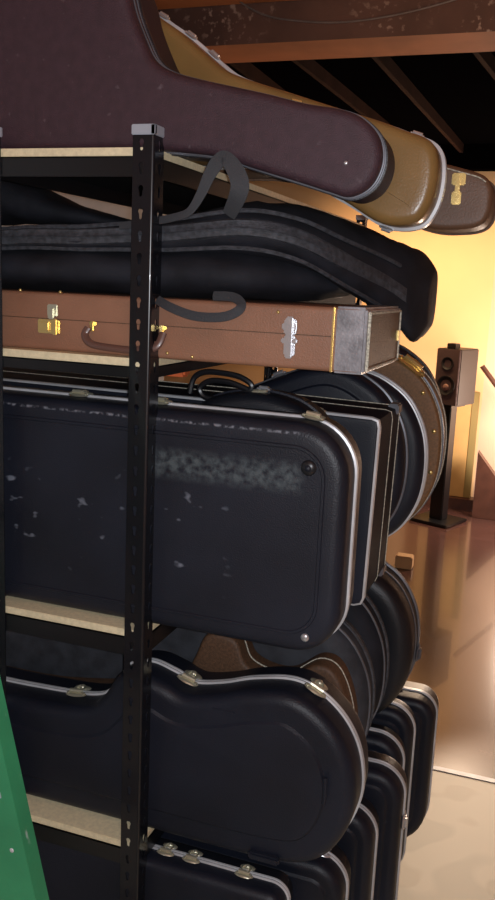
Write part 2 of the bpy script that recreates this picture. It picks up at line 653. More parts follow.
for z in ZS:
    bm = bmesh.new()
    g = .0045
    box(bm, -W + g, -g, g, L - g, z - TB, z, .0008)
    obj('shelf_board', bm, 'board', unit, smooth=False)
    h = {1.483: .018, 1.80: .030}.get(z, .032)
    for (x0, x1, y0, y1) in ((-W + .006, -.006, .003, .006), (-W + .006, -.006, L - .006, L - .003),
                             (-.006, -.003, .006, L - .006), (-W + .003, -W + .006, .006, L - .006)):
        bm = bmesh.new()
        box(bm, x0, x1, y0, y1, z - TB - h, z - TB)
        # inward ledge of the angle
        if x1 - x0 > .1:
            yy = (y0, y0 + .02) if y0 < .5 else (y1 - .02, y1)
            box(bm, x0, x1, *yy, z - TB - .002, z - TB)
        else:
            xx = (x0, x0 + .02) if x0 < -.1 else (x1 - .02, x1)
            box(bm, *xx, y0, y1, z - TB - .002, z - TB)
        # rivet bumps
        obj('shelf_beam', bm, 'steel', unit, smooth=False)
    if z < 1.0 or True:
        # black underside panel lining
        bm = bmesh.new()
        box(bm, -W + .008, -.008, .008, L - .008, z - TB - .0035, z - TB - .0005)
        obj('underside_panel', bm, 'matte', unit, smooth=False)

# ------------------------------------------------------------------ level three: black cases on end of the shelf
z3 = ZS[2]
# A: the big rectangular case
PA = rrect(-.66, .001, .318, .372, (.03, .075, .085, .03), 12)
A, PA_ = make_case('guitar_case', 'large rectangular black guitar case with a grey scuffed band across its upper right',
                   PA, (0, .03, z3), .125, .062, lid='tolex_a', panel=None, r=.02, rim_half=.006,
                   latches=((-.176, .372), (.0, .372), (.245, .36)), latch_mat='nickel')
# raised frame line of the lid
bm = bmesh.new()
Pf = fixloop(rrect(-.62, .035, .282, .335, (.02, .05, .05, .02), 10))
loft(bm, Pf, [(.004, .001), (.002, -.0018), (-.002, -.0018), (-.004, .001)])
obj('lid_ridge', bm, 'tolex_a', A)
stud(A, 'bumper', .258, .305, -.001, .0125, .006, 'rubber')
stud(A, 'bumper', .258, .305, -.004, .006, .005, 'tolex')
stud(A, 'rivet', .268, .032, -.001, .007, .004, 'chrome')


def shaped(y, pts, axis='y'):
    return [(p.x, p.z) for p in (at(a, b, 'y', y) for a, b in pts)]


# B: black case with curved top just behind A
y = .165
o = Vector((0, y, z3))
PB = catmull([(-.55, .005), (-.2, .003), (.2, .004), (.262, .10), (.268, .22), (.25, .32), (.20, .375), (.12, .393), (.04, .380), (-.03, .345), (-.2, .33), (-.55, .31), (-.62, .16)], 6)
make_case('curved_guitar_case', 'black guitar case with arched top peeking over the large rectangular case', PB, o, .105, .05, lid='tolex_dark', base='tolex_dark', rim='tolex', r=.02,
          latches=((.12, .40),), latch_size=.7)
# D: rectangular with pale binding and stitched end
y = .282
o = Vector((0, y, z3))
D, _ = make_case('stitched_guitar_case', 'black rectangular guitar case with pale edge binding and stitched end', [(-.62, .002), (-.3, .002), (0, .002), (.15, .002), (.290, .002), (.302, .006), (.306, .016), (.308, .12), (.310, .22), (.312, .335), (.309, .347), (.298, .350), (.2, .352), (0, .356), (-.3, .358), (-.62, .36), (-.63, .2)], o, .225, .010,
                 lid='tolex', base='tolex_navy', rim='rim', r=.004, rim_half=.0085, rim_out=.003,
                 latches=((.22, .354),), latch_mat='nickel', latch_size=.8,
                 ribs=((.021, .0012, .0012, 'stitch', 'stitching'), (.14, .0014, .0012, 'stitch', 'stitching'), (.216, .0014, .0014, 'stitch', 'stitching')))
bm = bmesh.new()
box(bm, .287, .309, .185, .2265, .0, .02, .003)
obj('corner_guard', bm, 'rim_dull', D)
bm = bmesh.new()
box(bm, .294, .3155, .185, .2265, .335, .356, .003)
obj('corner_guard', bm, 'rim_dull', D)
# C: dark round bodied case behind D
y = .515
o = Vector((0, y, z3))


def body(cx, cz, rx, rz, tail=-.6, neck=.13, zmin=.003, k=6, sh=1.):
    """lower bout at the right and a long tapering neck to the left"""
    return catmull([(cx + rx, cz), (cx + rx * .93, cz + rz * .45), (cx + rx * .68, cz + rz * .82), (cx + rx * .2, cz + rz), (cx - rx * .5, cz + rz * (.88 if sh == 1 else .72)),
                    (cx - rx * 1.2, cz + rz * .74 * sh), (cx - rx * 1.8, cz + rz * .78 * sh), (cx - rx * 2.3, cz + rz * .5 * sh), (tail + .1, cz + neck), (tail, cz + neck * .6),
                    (tail, cz - neck * .6), (tail + .1, cz - neck), (cx - rx * 2.3, max(zmin, cz - rz * .5)), (cx - rx * 1.8, max(zmin, cz - rz * .78)), (cx - rx * 1.2, max(zmin, cz - rz * .74)),
                    (cx - rx * .5, max(zmin, cz - rz * .9)), (cx + rx * .2, max(zmin, cz - rz)), (cx + rx * .68, cz - rz * .82), (cx + rx * .93, cz - rz * .45)], k)


make_case('round_guitar_case', 'dark grey lit black case with wide rounded top behind the stitched rectangular case',
          body(.10, .212, .225, .205, sh=.5, neck=.08), o, .09, .045, lid='tolex', base='tolex', rim='rim_dull', r=.022, panel=.04,
          latches=((.02, .42),), latch_mat='chrome')
# E: chrome edged round case
y = .607
make_case('chrome_edged_case', 'black round-bodied case with double bright chrome edging, left of the brown stitched case',
          body(.142, .203, .212, .198, sh=.5, neck=.08), (0, y, z3), .1, .045, rim='rim', r=.025, rim_half=.009, rim_out=.004,
          ribs=((.022, .0025, .002, 'rim', 'chrome_line'),))
# F: brown stitched
y = .71
F, PF = make_case('brown_stitched_case', 'brown rounded case with cream stitched edge and brass studs behind the black round cases',
                  body(.157, .225, .218, .212, sh=.5, neck=.08), (0, y, z3), .10, .03, lid='brown_tweed', base='brown_tweed', rim='rim_dull', r=.008, rim_half=.002,
                  ribs=((.094, .0025, .002, 'stitch', 'stitching'), (.012, .0015, .0015, 'stitch', 'stitching')))
nnF = normals(PF)
for (u, w) in ((.33, .36), (.375, .27), (.380, .17), (.35, .08)):
    i = nearest(PF, u, w)
    q = PF[i] - nnF[i] * .014
    stud(F, 'brass_stud', q.x, q.y, -.0005, .0055, .004, 'brass')
i = nearest(PF, .29, .40)
bm = bmesh.new()
latch_bm(bm, PF[i].x, PF[i].y, nnF[i].x, nnF[i].y, .03, 2.0)
obj('latch', bm, 'brass', F, label='brass clasp')
# last black one on level three
make_case('far_black_case', 'black case standing farthest back on the middle shelf, beside the speaker',
          body(.145, .232, .212, .222, sh=.5, neck=.08), (0, .815, z3), .11, .05, rim='tolex', r=.02)

# ------------------------------------------------------------------ level four
z4 = ZS[3]
PG = catmull([(-.66, .10), (-.62, .012), (-.4, .003), (-.1, .003), (.12, .002), (.235, .006), (.296, .022), (.338, .066), (.362, .135), (.357, .205), (.331, .26), (.287, .300), (.235, .317), (.165, .305),
              (.11, .286), (.055, .275), (.015, .288), (-.03, .298), (-.072, .285), (-.105, .235), (-.15, .208), (-.3, .198), (-.6, .19)], 7)
G, PG_ = make_case('shaped_guitar_case', 'large shaped black guitar case with waisted outline and grey metal rim on the lower shelf',
                   PG, (0, .035, z4), .135, .07, lid='tolex', rim='rim', r=.022, panel=.05, rim_half=.0065,
                   latches=((-.185, .2), (.045, .276), (.272, .31)), latch_mat='nickel', latch_size=1.1)
bm = bmesh.new()
pts = [(.315, -.004, .15), (.317, -.006, .17), (.315, -.004, .195)]
tube(bm, pts, .004, 8)
obj('foot_ridge', bm, 'tolex', G)
bm = bmesh.new()
box(bm, .19, .245, -.006, .006, .012, .026, .003)
obj('foot_ridge', bm, 'tolex', G)
bm = bmesh.new()
box(bm, .11, .155, .004, .014, .262, .272, .003)
obj('foot_ridge', bm, 'tolex', G)

# brown case behind, with patch showing above G's waist
make_case('brown_round_case', 'brown case with stitched border half hidden behind the large shaped black case',
          catmull([(-.6, .003), (-.2, .003), (.2, .004), (.27, .05), (.315, .14), (.318, .22), (.29, .295), (.25, .31), (.20, .275), (.16, .27), (.118, .285), (.098, .325), (.065, .335), (.035, .325), (.018, .285), (-.005, .24), (-.05, .2), (-.3, .15), (-.6, .13)], 6), (0, .185, z4), .07, .035, lid='brown_dark', base='brown_dark', rim='stitch', rim_half=.0015, rim_out=.0012, r=.008)
# black soft round bags
def soft_round(name, label, P, y, T, m, root=None, zip_=True):
    P = fixloop(P)
    root = thing(name, label, 'instrument bag', (0, y, z4))
    bm = bmesh.new()
    pr = []
    for k in range(9):
        a = .5 * PI * k / 8
        pr.append((.05 - .05 * math.sin(a), T / 2 - T / 2 * (math.cos(a) ** .8 if math.cos(a) > 0 else 0)))
    loft(bm, P, pr + [(d, T - t) for d, t in pr[::-1][1:]], True, True)
    obj('bag_body', bm, m, root)
    if zip_:
        obj('zip_band', ring_bm(P, T / 2, .006, .003), 'zip', root)
        obj('piping', ring_bm(P, T * .2, .0025, .002, False), 'rim_dull', root)
    return root


soft_round('soft_guitar_bag', 'charcoal soft guitar bag bulging right of the large shaped case', body(.118, .19, .215, .185, neck=.1), .27, .12, 'bag_grey')
soft_round('soft_bass_bag', 'black padded bag between the charcoal bag and the rimmed round case', body(.125, .20, .21, .195, neck=.1), .40, .12, 'bag')
make_case('rimmed_round_case', 'black round case with thin grey edge lines overhanging the lower shelf by the floor',
          body(.16, .195, .208, .19, neck=.12), (0, .55, z4), .14, .11, lid='tolex_dark', base='tolex', rim='rim_dull', r=.03,
          ribs=((.07, .002, .0018, 'rim_dull', 'edge_line'),), latches=((.36, .16),), latch_mat='rim_dull')

# ------------------------------------------------------------------ level five: row of standing cases
z5 = ZS[4]
row = [  # y0, x1, top, T, label
    (.03, .255, .345, .085, 'black case on the bottom shelf with long straight grey rim, nearest the corner post'),
    (.135, .335, .345, .10, 'small black case tucked under the shaped case with upright rim at its end'),
    (.265, .362, .375, .095, 'second black rimmed case from the front among those poking out at the bottom'),
    (.385, .395, .40, .10, 'tall black case with bright rim in the middle of the bottom row'),
    (.51, .372, .405, .085, 'black case with curved bright rim just left of the rearmost pair'),
    (.615, .378, .425, .085, 'black case with bright curved rim in front of the large rearmost case'),
    (.735, .412, .40, .12, 'wide black case at the far end of the bottom row, standing over the floor'),
]
for i, (y0, x1, top, T, lab) in enumerate(row):
    rr = (.05, .055, .06, .04) if i not in (0,) else (.02, .03, .03, .02)
    if i == 6:
        rr = (.05, .11, .05, .04)
    P = rrect(-.6, .002, x1, top, rr, 10)
    lt = {0: ((.0, top), (.07, top), (.19, top)), 1: ((.285, top),), 3: ((x1 - .01, .26),), 6: ((.3, top),)}.get(i, ())
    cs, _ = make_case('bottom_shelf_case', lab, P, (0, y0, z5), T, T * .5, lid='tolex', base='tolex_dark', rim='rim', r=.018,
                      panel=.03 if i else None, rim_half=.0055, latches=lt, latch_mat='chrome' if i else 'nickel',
                      group='black cases standing along the bottom shelf', latch_size=.9)

# ------------------------------------------------------------------ second shelf: brown case and gig bag
z2 = ZS[1]
# lying: local t -> +z, local w -> -y
PBr = rrect(-.72, -.312, .330, -.032, (.02, .02, .012, .012), 6)
BR, PBr_ = make_case('brown_rectangular_case', 'brown rectangular case lying flat with brass latch and grey leather end',
                     PBr, (0, 0, z2), .095, .052, rot=(PI / 2, 0, 0), lid='brown', base='brown', rim=None, r=.007)
# taper: joint line
obj('seam', ring_bm(PBr_, .052, .0008, .0006, False), 'brown_dark', BR)


def front_plate(parts, m, name, root, label=None, sub=None):
    bm = bmesh.new()
    for (x0, x1, zz0, zz1, d0, d1) in parts:
        # local coords: u=x, t=z, w=-y : front wall at w=-.032
        box(bm, x0, x1, zz0, zz1, -.032 + d0, -.032 + d1, min(.0018, (d1 - d0) * .4))
    return obj(name, bm, m, root, label=label)


# big brass latch
p = at(38, 323, 'y', .03)
x0 = p.x
lt = front_plate(((x0, x0 + .042, .028, .051, 0, .004), (x0 + .004, x0 + .024, .032, .047, .004, .008), (x0 + .03, x0 + .040, .026, .053, .003, .009)), 'brass', 'latch', BR)
lt2 = front_plate(((x0 + .018, x0 + .038, .056, .076, 0, .004), (x0 + .022, x0 + .034, .052, .070, .004, .009)), 'nickel', 'hasp', BR)
for px_ in (93, 163):
    p = at(px_, 322, 'y', .03)
    front_plate(((p.x - .004, p.x + .004, .036, .053, 0, .007), (p.x - .007, p.x + .007, .046, .052, 0, .003)), 'brass', 'handle_loop', BR)
xa, xb = at(90, 322, 'y', .03).x, at(165, 322, 'y', .03).x
bm = bmesh.new()
hp = catmull([(xa, .042, -.025), (xa - .004, .030, -.021), (xa + .012, .017, -.015), (xa + .05, .013, -.013), ((xa + xb) / 2 + .02, .012, -.012), (xb - .04, .013, -.013), (xb - .008, .02, -.017), (xb, .042, -.025)], 6, False)
tube(bm, hp, .0065, 10, scale2=.8)
obj('handle', bm, 'handle', BR)
# silver ornate latch
p = at(290, 336, 'y', .03)
front_plate(((p.x - .010, p.x + .010, .052, .074, 0, .004), (p.x - .013, p.x + .011, .058, .068, .001, .005), (p.x - .009, p.x + .009, .020, .050, 0, .004),
             (p.x - .006, p.x + .006, .016, .078, .003, .008), (p.x - .013, p.x + .013, .038, .046, .002, .007)), 'chrome', 'latch', BR)
for px_, py_ in ((167, 353), (192, 357), (60, 292), (20, 290), (278, 312)):
    p = at(px_, py_, 'y', .03)
    bm = bmesh.new()
    bmesh.ops.create_icosphere(bm, subdivisions=2, radius=.0028, matrix=Matrix.Translation((p.x, p.z - z2, -.031)))
    obj('rivet', bm, 'brass', BR)


def wall_strip(P, i0, i1, t0, t1, out, th=.0):
    nn = normals(P)
    bm = bmesh.new()
    rows = []
    i = i0
    idx = []
    while True:
        idx.append(i % len(P))
        if i % len(P) == i1 % len(P):
            break
        i += 1
    for i in idx:
        p, n_ = P[i], nn[i]
        a = p + n_ * out
        b = p - n_ * .001
        rows.append([bm.verts.new((a.x, t0, a.y)), bm.verts.new((a.x, t1, a.y)), bm.verts.new((b.x, t1, b.y)), bm.verts.new((b.x, t0, b.y))])
    for a, b in zip(rows, rows[1:]):
        for k in range(4):
            bm.faces.new((a[k], a[(k + 1) % 4], b[(k + 1) % 4], b[k]))
    bm.faces.new(rows[0])
    bm.faces.new(rows[-1][::-1])
    return bm


# leather end cap on the front right corner (with both seams), end face panel
bm = bmesh.new()
box(bm, .283, .3315, -.001, .0965, -.31, -.0305, .004)
obj('leather_end_cap', bm, 'leather', BR, label='grey leather end cap')
bm = bmesh.new()
box(bm, .3295, .3335, .006, .088, -.295, -.045, .0015)
obj('end_panel', bm, 'brown_dark', BR)
bm = bmesh.new()
for (za, zb, ya, yb) in ((.004, .0075, -.3, -.042), (.0865, .09, -.3, -.042), (.004, .09, -.045, -.0415), (.004, .09, -.300, -.2965)):
    box(bm, .3305, .3355, za, zb, ya, yb, .0008)
obj('end_stitching', bm, 'stitch', BR)
bm = bmesh.new()
box(bm, .2805, .2845, 0, .0955, -.310, -.0292, .001)
obj('cap_binding', bm, 'brass', BR, label='yellowish binding')
bm = bmesh.new()
box(bm, .330, .338, .038, .056, -.29, -.275, .002)
obj('end_clasp', bm, 'brass', BR)


def soft_loft(st, seg=28, n=5, power=2.6, amp=.004, seed=0):
    """st: (x, yc, a, zc, b) stations; superelliptic section in yz"""
    S = []
    for i in range(len(st) - 1):
        a, b, c, d = st[max(i - 1, 0)], st[i], st[i + 1], st[min(i + 2, len(st) - 1)]
        for k in range(n):
            t = k / n
            S.append([.5 * (2 * b[j] + (c[j] - a[j]) * t + (2 * a[j] - 5 * b[j] + 4 * c[j] - d[j]) * t * t + (-a[j] + 3 * b[j] - 3 * c[j] + d[j]) * t ** 3) for j in range(5)])
    S.append(list(st[-1]))
    bm = bmesh.new()
    rings = []
    for (x, yc, a, zc, b) in S:
        ring = []
        for k in range(seg):
            th = 2 * PI * k / seg
            c, s = math.cos(th), math.sin(th)
            q = Vector((x, yc + a * math.copysign(abs(c) ** (2 / power), c), zc + b * math.copysign(abs(s) ** (2 / power * 1.1), s)))
            nz = noise.noise(q * 9 + Vector((seed, 0, 0))) * amp * 2 + noise.noise(q * 26 + Vector((0, seed, 0))) * amp
            q.z += nz * min(1, b / .03)
            q.y += nz * .8 * min(1, a / .05)
            ring.append(bm.verts.new(q))
        rings.append(ring)
    for a, b in zip(rings, rings[1:]):
        for k in range(seg):
            bm.faces.new((a[k], a[(k + 1) % seg], b[(k + 1) % seg], b[k]))
    bm.faces.new(rings[0])
    bm.faces.new(rings[-1][::-1])
    return bm, S


zt = z2 + .0955
# lower gig bag lying on the brown case
st = [(-.80, .25, .10, zt + .028, .010), (-.76, .25, .19, zt + .036, .030), (-.5, .26, .215, zt + .038, .042), (-.2, .26, .22, zt + .040, .043), (0, .26, .22, zt + .042, .043),
      (.12, .26, .215, zt + .042, .040), (.19, .29, .17, zt + .036, .030), (.24, .32, .10, zt + .030, .012)]
bm, _ = soft_loft(st, seed=3)
bag1 = thing('gig_bag', 'black soft gig bag lying directly on the brown rectangular case', 'instrument bag', (0, 0, 0))
obj('bag_body', bm, 'bag', bag1, angle=60)
ps = catmull([at(x, y, 'y', yy) for x, y, yy in ((158, 300, .02), (172, 308, .008), (195, 316, .002), (222, 317, 0.0), (238, 311, 0.002), (241, 303, .01), (232, 297, .02), (214, 296, .03))], 3, False)
obj('carry_handle', ribbon(ps, .014, (.25, -.95, .15), .004, n=3), 'strap', bag1)
# upper gig bag, drooping end behind the brown case
zu = zt + .075
st = [(-.82, .30, .12, zu + .02, .01), (-.76, .30, .22, zu + .022, .028), (-.5, .30, .245, zu + .010, .026), (-.2, .30, .25, zu + .014, .030), (-.02, .30, .25, zu + .022, .038), (.12, .30, .25, zu + .036, .048),
      (.20, .32, .235, zu + .024, .052), (.255, .36, .19, zu - .004, .060), (.305, .44, .13, zu - .034, .074), (.338, .48, .11, zu - .058, .080), (.360, .49, .055, zu - .066, .048)]
bm, S = soft_loft(st, seed=11, amp=.006)
bag2 = thing('padded_gig_bag', 'bulky black gig bag with zipper whose rounded end droops past the brown case', 'instrument bag', (0, 0, 0))
obj('bag_body', bm, 'bag', bag2, angle=60)
# zipper band along front side
bm = bmesh.new()
rows = []
for (x, yc, a, zc, b) in S[4:-6]:
    f = yc - a - .003
    wob = noise.noise(Vector((x * 7, 2, 0))) * .006
    rows.append([bm.verts.new((x, f + .006, zc + .014 + wob)), bm.verts.new((x, f - .002, zc + .011 + wob)), bm.verts.new((x, f - .003, zc + .002 + wob)), bm.verts.new((x, f - .0055, zc + wob)),
                 bm.verts.new((x, f - .003, zc - .002 + wob)), bm.verts.new((x, f - .002, zc - .011 + wob)), bm.verts.new((x, f + .006, zc - .014 + wob))])
for a, b in zip(rows, rows[1:]):
    for k in range(6):
        bm.faces.new((a[k], a[k + 1], b[k + 1], b[k]))
obj('zipper', bm, 'zip', bag2, angle=60)
for dz, nm in ((.024, 'piping'), (-.028, 'piping')):
    bm = bmesh.new()
    tube(bm, [(x, yc - a * .985 - .001, zc + dz * b / .045 + noise.noise(Vector((x * 7, 2, 0))) * .006) for (x, yc, a, zc, b) in S[4:-8]], .0035, 6)
    obj(nm, bm, 'zip', bag2)
# webbing loop standing up in front of the top shelf edge
ps = [at(x, y, 'y', yy) for x, y, yy in ((120, 226, .045), (150, 222, .03), (176, 217, .02), (190, 211, .015), (201, 194, .01), (209, 176, .008), (217, 163, .006), (225, 158, .004), (234, 168, .004), (240, 184, .004), (237, 198, .01), (229, 215, .03))]
tp = lambda k: .62 + .5 * min(1, max(0, (k - .28) * 4)) + (.35 if k > .66 else 0) * math.sin(PI * (k - .66) / .34)
obj('webbing_loop', ribbon(ps, .0185, (.3, -.94, .1), .003, taper=tp, n=5), 'strap', bag2)
# dark folded bag at the back under the top shelf
fb = at(20, 190, 'y', .42)
st = [(-.90, .40, .05, fb.z - .015, .03), (-.84, .40, .09, fb.z - .022, .045), (fb.x - .05, .40, .10, fb.z - .022, .048), (fb.x + .02, .40, .10, fb.z - .026, .044), (fb.x + .09, .40, .09, fb.z - .040, .034),
      (fb.x + .16, .40, .08, fb.z - .056, .022), (fb.x + .26, .40, .05, fb.z - .068, .012), (fb.x + .32, .40, .03, fb.z - .074, .004)]
bm, _ = soft_loft(st, seed=21, amp=.003)
fbag = thing('folded_bag', 'folded black bag squeezed under the top shelf at the left', 'instrument bag', (0, 0, 0))
obj('bag_body', bm, 'bag', fbag, angle=60)

# black bag shape added as darkness at the back of the second shelf
st = [(-.60, 1.05, .05, z2 + .10, .06), (-.54, 1.06, .38, z2 + .13, .12), (-.3, 1.07, .42, z2 + .134, .13), (-.12, 1.07, .42, z2 + .134, .13), (-.035, 1.07, .415, z2 + .133, .127), (.0, 1.07, .36, z2 + .12, .09)]
bm, _ = soft_loft(st, seed=31, amp=.002, power=4.5)
sbag = thing('dark_filler_bag', 'black soft bag shape added to darken the far end of the second shelf behind the gig bags', 'instrument bag', (0, 0, 0))
obj('bag_body', bm, 'bag', sbag, angle=60)
bm = bmesh.new()
tube(bm, [(.004, y_, z2 + .11 + .012 * math.sin(y_ * 9)) for y_ in [.88 + .034 * k for k in range(11)]], .004, 6)
obj('piping', bm, 'zip', sbag)

# ------------------------------------------------------------------ small things above the black cases on shelf three
p0, p1, p2 = at(4, 373, 'y', .16), at(126, 383, 'y', .16), at(187, 387, 'y', .16)
bar = thing('spirit_level', 'slim grey metal bar with an orange end lying over the black rectangular case', 'bar', (p0.x, .16, p0.z))
zb = z3 + .4155 - p0.z
bm = bmesh.new()
box(bm, -.2, p1.x - p0.x, -.012, .012, zb, zb + .018, .002)
obj('grey_rail', bm, 'greybar', bar)
bm = bmesh.new()
box(bm, p1.x - p0.x, p2.x - p0.x, -.014, .014, zb - .003, zb + .022, .004)
obj('orange_end', bm, 'orange', bar, label='orange end section')
for px_ in (36, 62):
    p = at(px_, 375, 'y', .145)
    bm = bmesh.new()
    box(bm, p.x - p0.x - .006, p.x - p0.x + .006, -.016, -.010, zb + .008, zb + .019, .002)
    obj('clip', bm, 'chrome', bar)
# coiled cable with bright plug
cb = thing('instrument_cable', 'coiled black cable with a bright metal plug beside the orange end', 'cable', tuple(at(225, 395, 'y', .2)))
bm = bmesh.new()
o_ = cb.location
pts = [at(x, y, 'y', .19) - o_ for x, y in ((190, 393), (194, 378), (205, 372), (222, 373), (240, 377), (252, 386), (243, 394), (222, 399), (205, 397), (200, 388), (210, 381), (228, 382), (244, 388), (254, 393))]
tube(bm, catmull(pts, 5, False), .0052, 8)
obj('cord', bm, 'rubber', cb)
bm = bmesh.new()
a, b = at(253, 393, 'y', .19) - o_, at(267, 391, 'y', .19) - o_
tube(bm, [a, a.lerp(b, .5), a.lerp(b, .52), b], [.006, .006, .0035, .003], 10)
obj('plug', bm, 'nickel', cb)

# ------------------------------------------------------------------ top shelf: oblique cases
ang = math.radians(72)
dX = Vector((math.cos(ang), math.sin(ang), 0))
dY = Vector((-math.sin(ang), math.cos(ang), 0))


def loc_uv(org, px, py, t, a=ang):
    ey = Vector((-math.sin(a), math.cos(a), 0))
    ex = Vector((math.cos(a), math.sin(a), 0))
    d = ray(px, py)
    Pl = org + ey * t
    s = (Pl - CAM).dot(ey) / d.dot(ey)
    q = CAM + d * s - org
    return (q.dot(ex), q.z)




def loc_y(y, z, L):
    return [(p.x, p.z - z) for p in (at(a, b, 'y', y) for a, b in L)]


orgM = Vector((0, .03, 1.80))
m_bot = loc_y(.03, 1.80, [(210, 154), (245, 165), (300, 182), (325, 190)])
m_end = loc_y(.05, 1.80, [(350, 197), (371, 186), (382, 163), (380, 139), (366, 121), (345, 111)])
m_top = loc_y(.03, 1.80, [(300, 101), (260, 91), (200, 78), (168, 69), (150, 57), (139, 35), (129, 8), (120, -25)])
uL, wL = m_top[-1]
PM = [(-.70, .12), (-.66, .03), (-.55, .004), (-.4, .003), (-.2, .003), (-.05, .003)] + m_bot + m_end + m_top + \
     [(uL - .04, wL + .06), (uL - .12, wL + .10), (uL - .25, wL + .11), (-.5, .36), (-.62, .30), (-.69, .22)]
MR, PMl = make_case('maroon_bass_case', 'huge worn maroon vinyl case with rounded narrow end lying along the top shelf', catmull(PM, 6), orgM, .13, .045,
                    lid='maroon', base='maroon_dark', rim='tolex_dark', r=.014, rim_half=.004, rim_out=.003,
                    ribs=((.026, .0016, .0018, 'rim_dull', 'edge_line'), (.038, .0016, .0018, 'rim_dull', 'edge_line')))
i = nearest(PMl, *loc_y(.07, 1.80, [(300, 98)])[0])
nnM = normals(PMl)
bm = bmesh.new()
latch_bm(bm, PMl[i].x, PMl[i].y, nnM[i].x, nnM[i].y, .052, .7)
obj('latch', bm, 'brass', MR)
stud(MR, 'stud', *loc_y(.03, 1.80, [(346, 163)])[0], -.0005, .003, .002, 'chrome')

# tan case behind it
yT = .178
t1 = loc_y(yT + .07, 1.80, [(300, 176), (350, 203), (388, 226), (420, 226), (434, 211), (441, 190), (443, 168), (440, 153), (431, 144), (412, 137), (385, 127), (340, 113),
                            (300, 100), (262, 88), (238, 78), (218, 62), (195, 42), (175, 28), (160, 18), (138, 10), (110, 5)])
PT = [(-.66, .16), (-.62, .04), (-.5, .005), (-.3, .003), (-.12, .003), (.02, .006), (.08, .008)] + t1 + [(-.33, .27), (-.5, .29), (-.62, .26)]
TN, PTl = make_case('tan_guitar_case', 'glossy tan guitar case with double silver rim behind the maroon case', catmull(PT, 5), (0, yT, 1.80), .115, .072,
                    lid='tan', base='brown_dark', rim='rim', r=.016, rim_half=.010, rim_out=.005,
                    latches=loc_y(yT + .07, 1.80, [(163, 21), (190, 38), (215, 60), (390, 232), (415, 138)]), latch_mat='chrome', latch_size=.7)

# brown case behind that
yB = .335
t2 = loc_y(yB, 1.80, [(370, 206), (425, 227), (460, 229), (480, 225), (489, 214), (492, 198), (491, 184), (482, 174), (460, 167), (435, 161), (400, 152), (360, 140)])
PBx = [(-.6, .10), (-.58, .02), (-.4, .003), (-.1, .003), (.08, .004)] + t2 + [(.15, .08), (.0, .10), (-.2, .14), (-.45, .15), (-.57, .14)]
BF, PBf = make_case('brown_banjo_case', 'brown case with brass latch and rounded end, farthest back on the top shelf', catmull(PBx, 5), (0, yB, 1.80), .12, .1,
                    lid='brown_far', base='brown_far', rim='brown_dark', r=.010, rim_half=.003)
bm = bmesh.new()
u, w = loc_y(yB, 1.80, [(458, 188)])[0]
box(bm, u - .009, u + .007, -.008, .001, w - .028, w - .006, .002)
box(bm, u - .011, u + .012, -.006, .001, w + .004, w + .024, .002)
box(bm, u - .004, u + .004, -.012, .001, w - .012, w + .02, .0015)
obj('latch', bm, 'brass', BF)
for p in ((486, 195), (484, 212)):
    u, w = loc_y(yB, 1.80, [p])[0]
    stud(BF, 'brass_stud', u - .002, w, .003, .0035, .003, 'brass')
cpts = loc_y(yB, 1.80, ((432, 166), (445, 168), (460, 172), (478, 177), (486, 182)))
bm = bmesh.new()
tube(bm, catmull([(u, -.0005, w) for u, w in cpts], 5, False), .0012, 6)
obj('lid_line', bm, 'stitch', BF)
# black strap hanging over the shoulder of the maroon case
ps = [at(x, y, 'y', yy) for x, y, yy in ((124, -12, .165), (130, 8, .168), (138, 28, .168), (146, 46, .168), (155, 62, .168), (162, 76, .168))]
so = obj('shoulder_strap', ribbon([p - Vector(orgM) for p in ps], .022, (.25, -.95, .1), .003, n=4), 'strap', MR, label='black shoulder strap')

# ------------------------------------------------------------------ background
sp = at(445, 405, 'y', 4.76)
spk = thing('loudspeaker', 'brown bookshelf loudspeaker with two round drivers on the black stand', 'speaker', (sp.x, 4.76, sp.z), (0, 0, math.radians(-22)))
bm = bmesh.new()
box(bm, -.09, .09, 0, .25, .0, .385, .006)
obj('cabinet', bm, 'spk_side', spk)
bm = bmesh.new()
box(bm, -.088, .088, -.012, 0, .002, .383, .004)
obj('front_baffle', bm, 'spk', spk)


def disc(r, t0, h, z, prof, m, name, par, seg=28):
    bm = bmesh.new()
    rings = []
    for (rr, yy) in prof:
        rings.append([bm.verts.new((rr * r * math.cos(2 * PI * k / seg), t0 + yy * h, z + rr * r * math.sin(2 * PI * k / seg))) for k in range(seg)])
    for a, b in zip(rings, rings[1:]):
        for k in range(seg):
            bm.faces.new((a[k], a[(k + 1) % seg], b[(k + 1) % seg], b[k]))
    bm.faces.new(rings[-1])
    return obj(name, bm, m, par)


cp = [(1, 0), (1, -.3), (.9, -.3), (.82, -.1), (.35, .3), (.05, .3)]
tw = disc(.045, -.014, .02, .285, cp, 'cone', 'tweeter', spk)
wf = disc(.068, -.014, .02, .135, cp, 'cone', 'woofer', spk)
d2 = disc(.022, -.012, .02, .125, [(1, 0), (.8, -.4), (.4, -.6), (.05, -.65)], 'dust', 'dust_cap', wf)
bm = bmesh.new()
box(bm, -.035, .03, .02, .09, .385, .42, .004)
box(bm, -.03, .025, .015, .02, .39, .415, .002)
tag(obj('small_box', bm, 'spk_side'), 'tiny dark box standing on top of the loudspeaker', 'box')
bpy.data.objects['small_box'].location = spk.location
bpy.data.objects['small_box'].rotation_euler = spk.rotation_euler
stnd = thing('speaker_stand', 'black column speaker stand with flat square base on the wood floor', 'stand', (sp.x + .01, 4.86, 0), (0, 0, math.radians(-22)))
bm = bmesh.new()
box(bm, -.05, .05, -.045, .045, .02, sp.z - .015, .006)
obj('column', bm, 'steel', stnd)
bm = bmesh.new()
box(bm, -.15, .15, -.15, .15, .004, .022, .004)
obj('base_plate', bm, 'steel', stnd)
bm = bmesh.new()
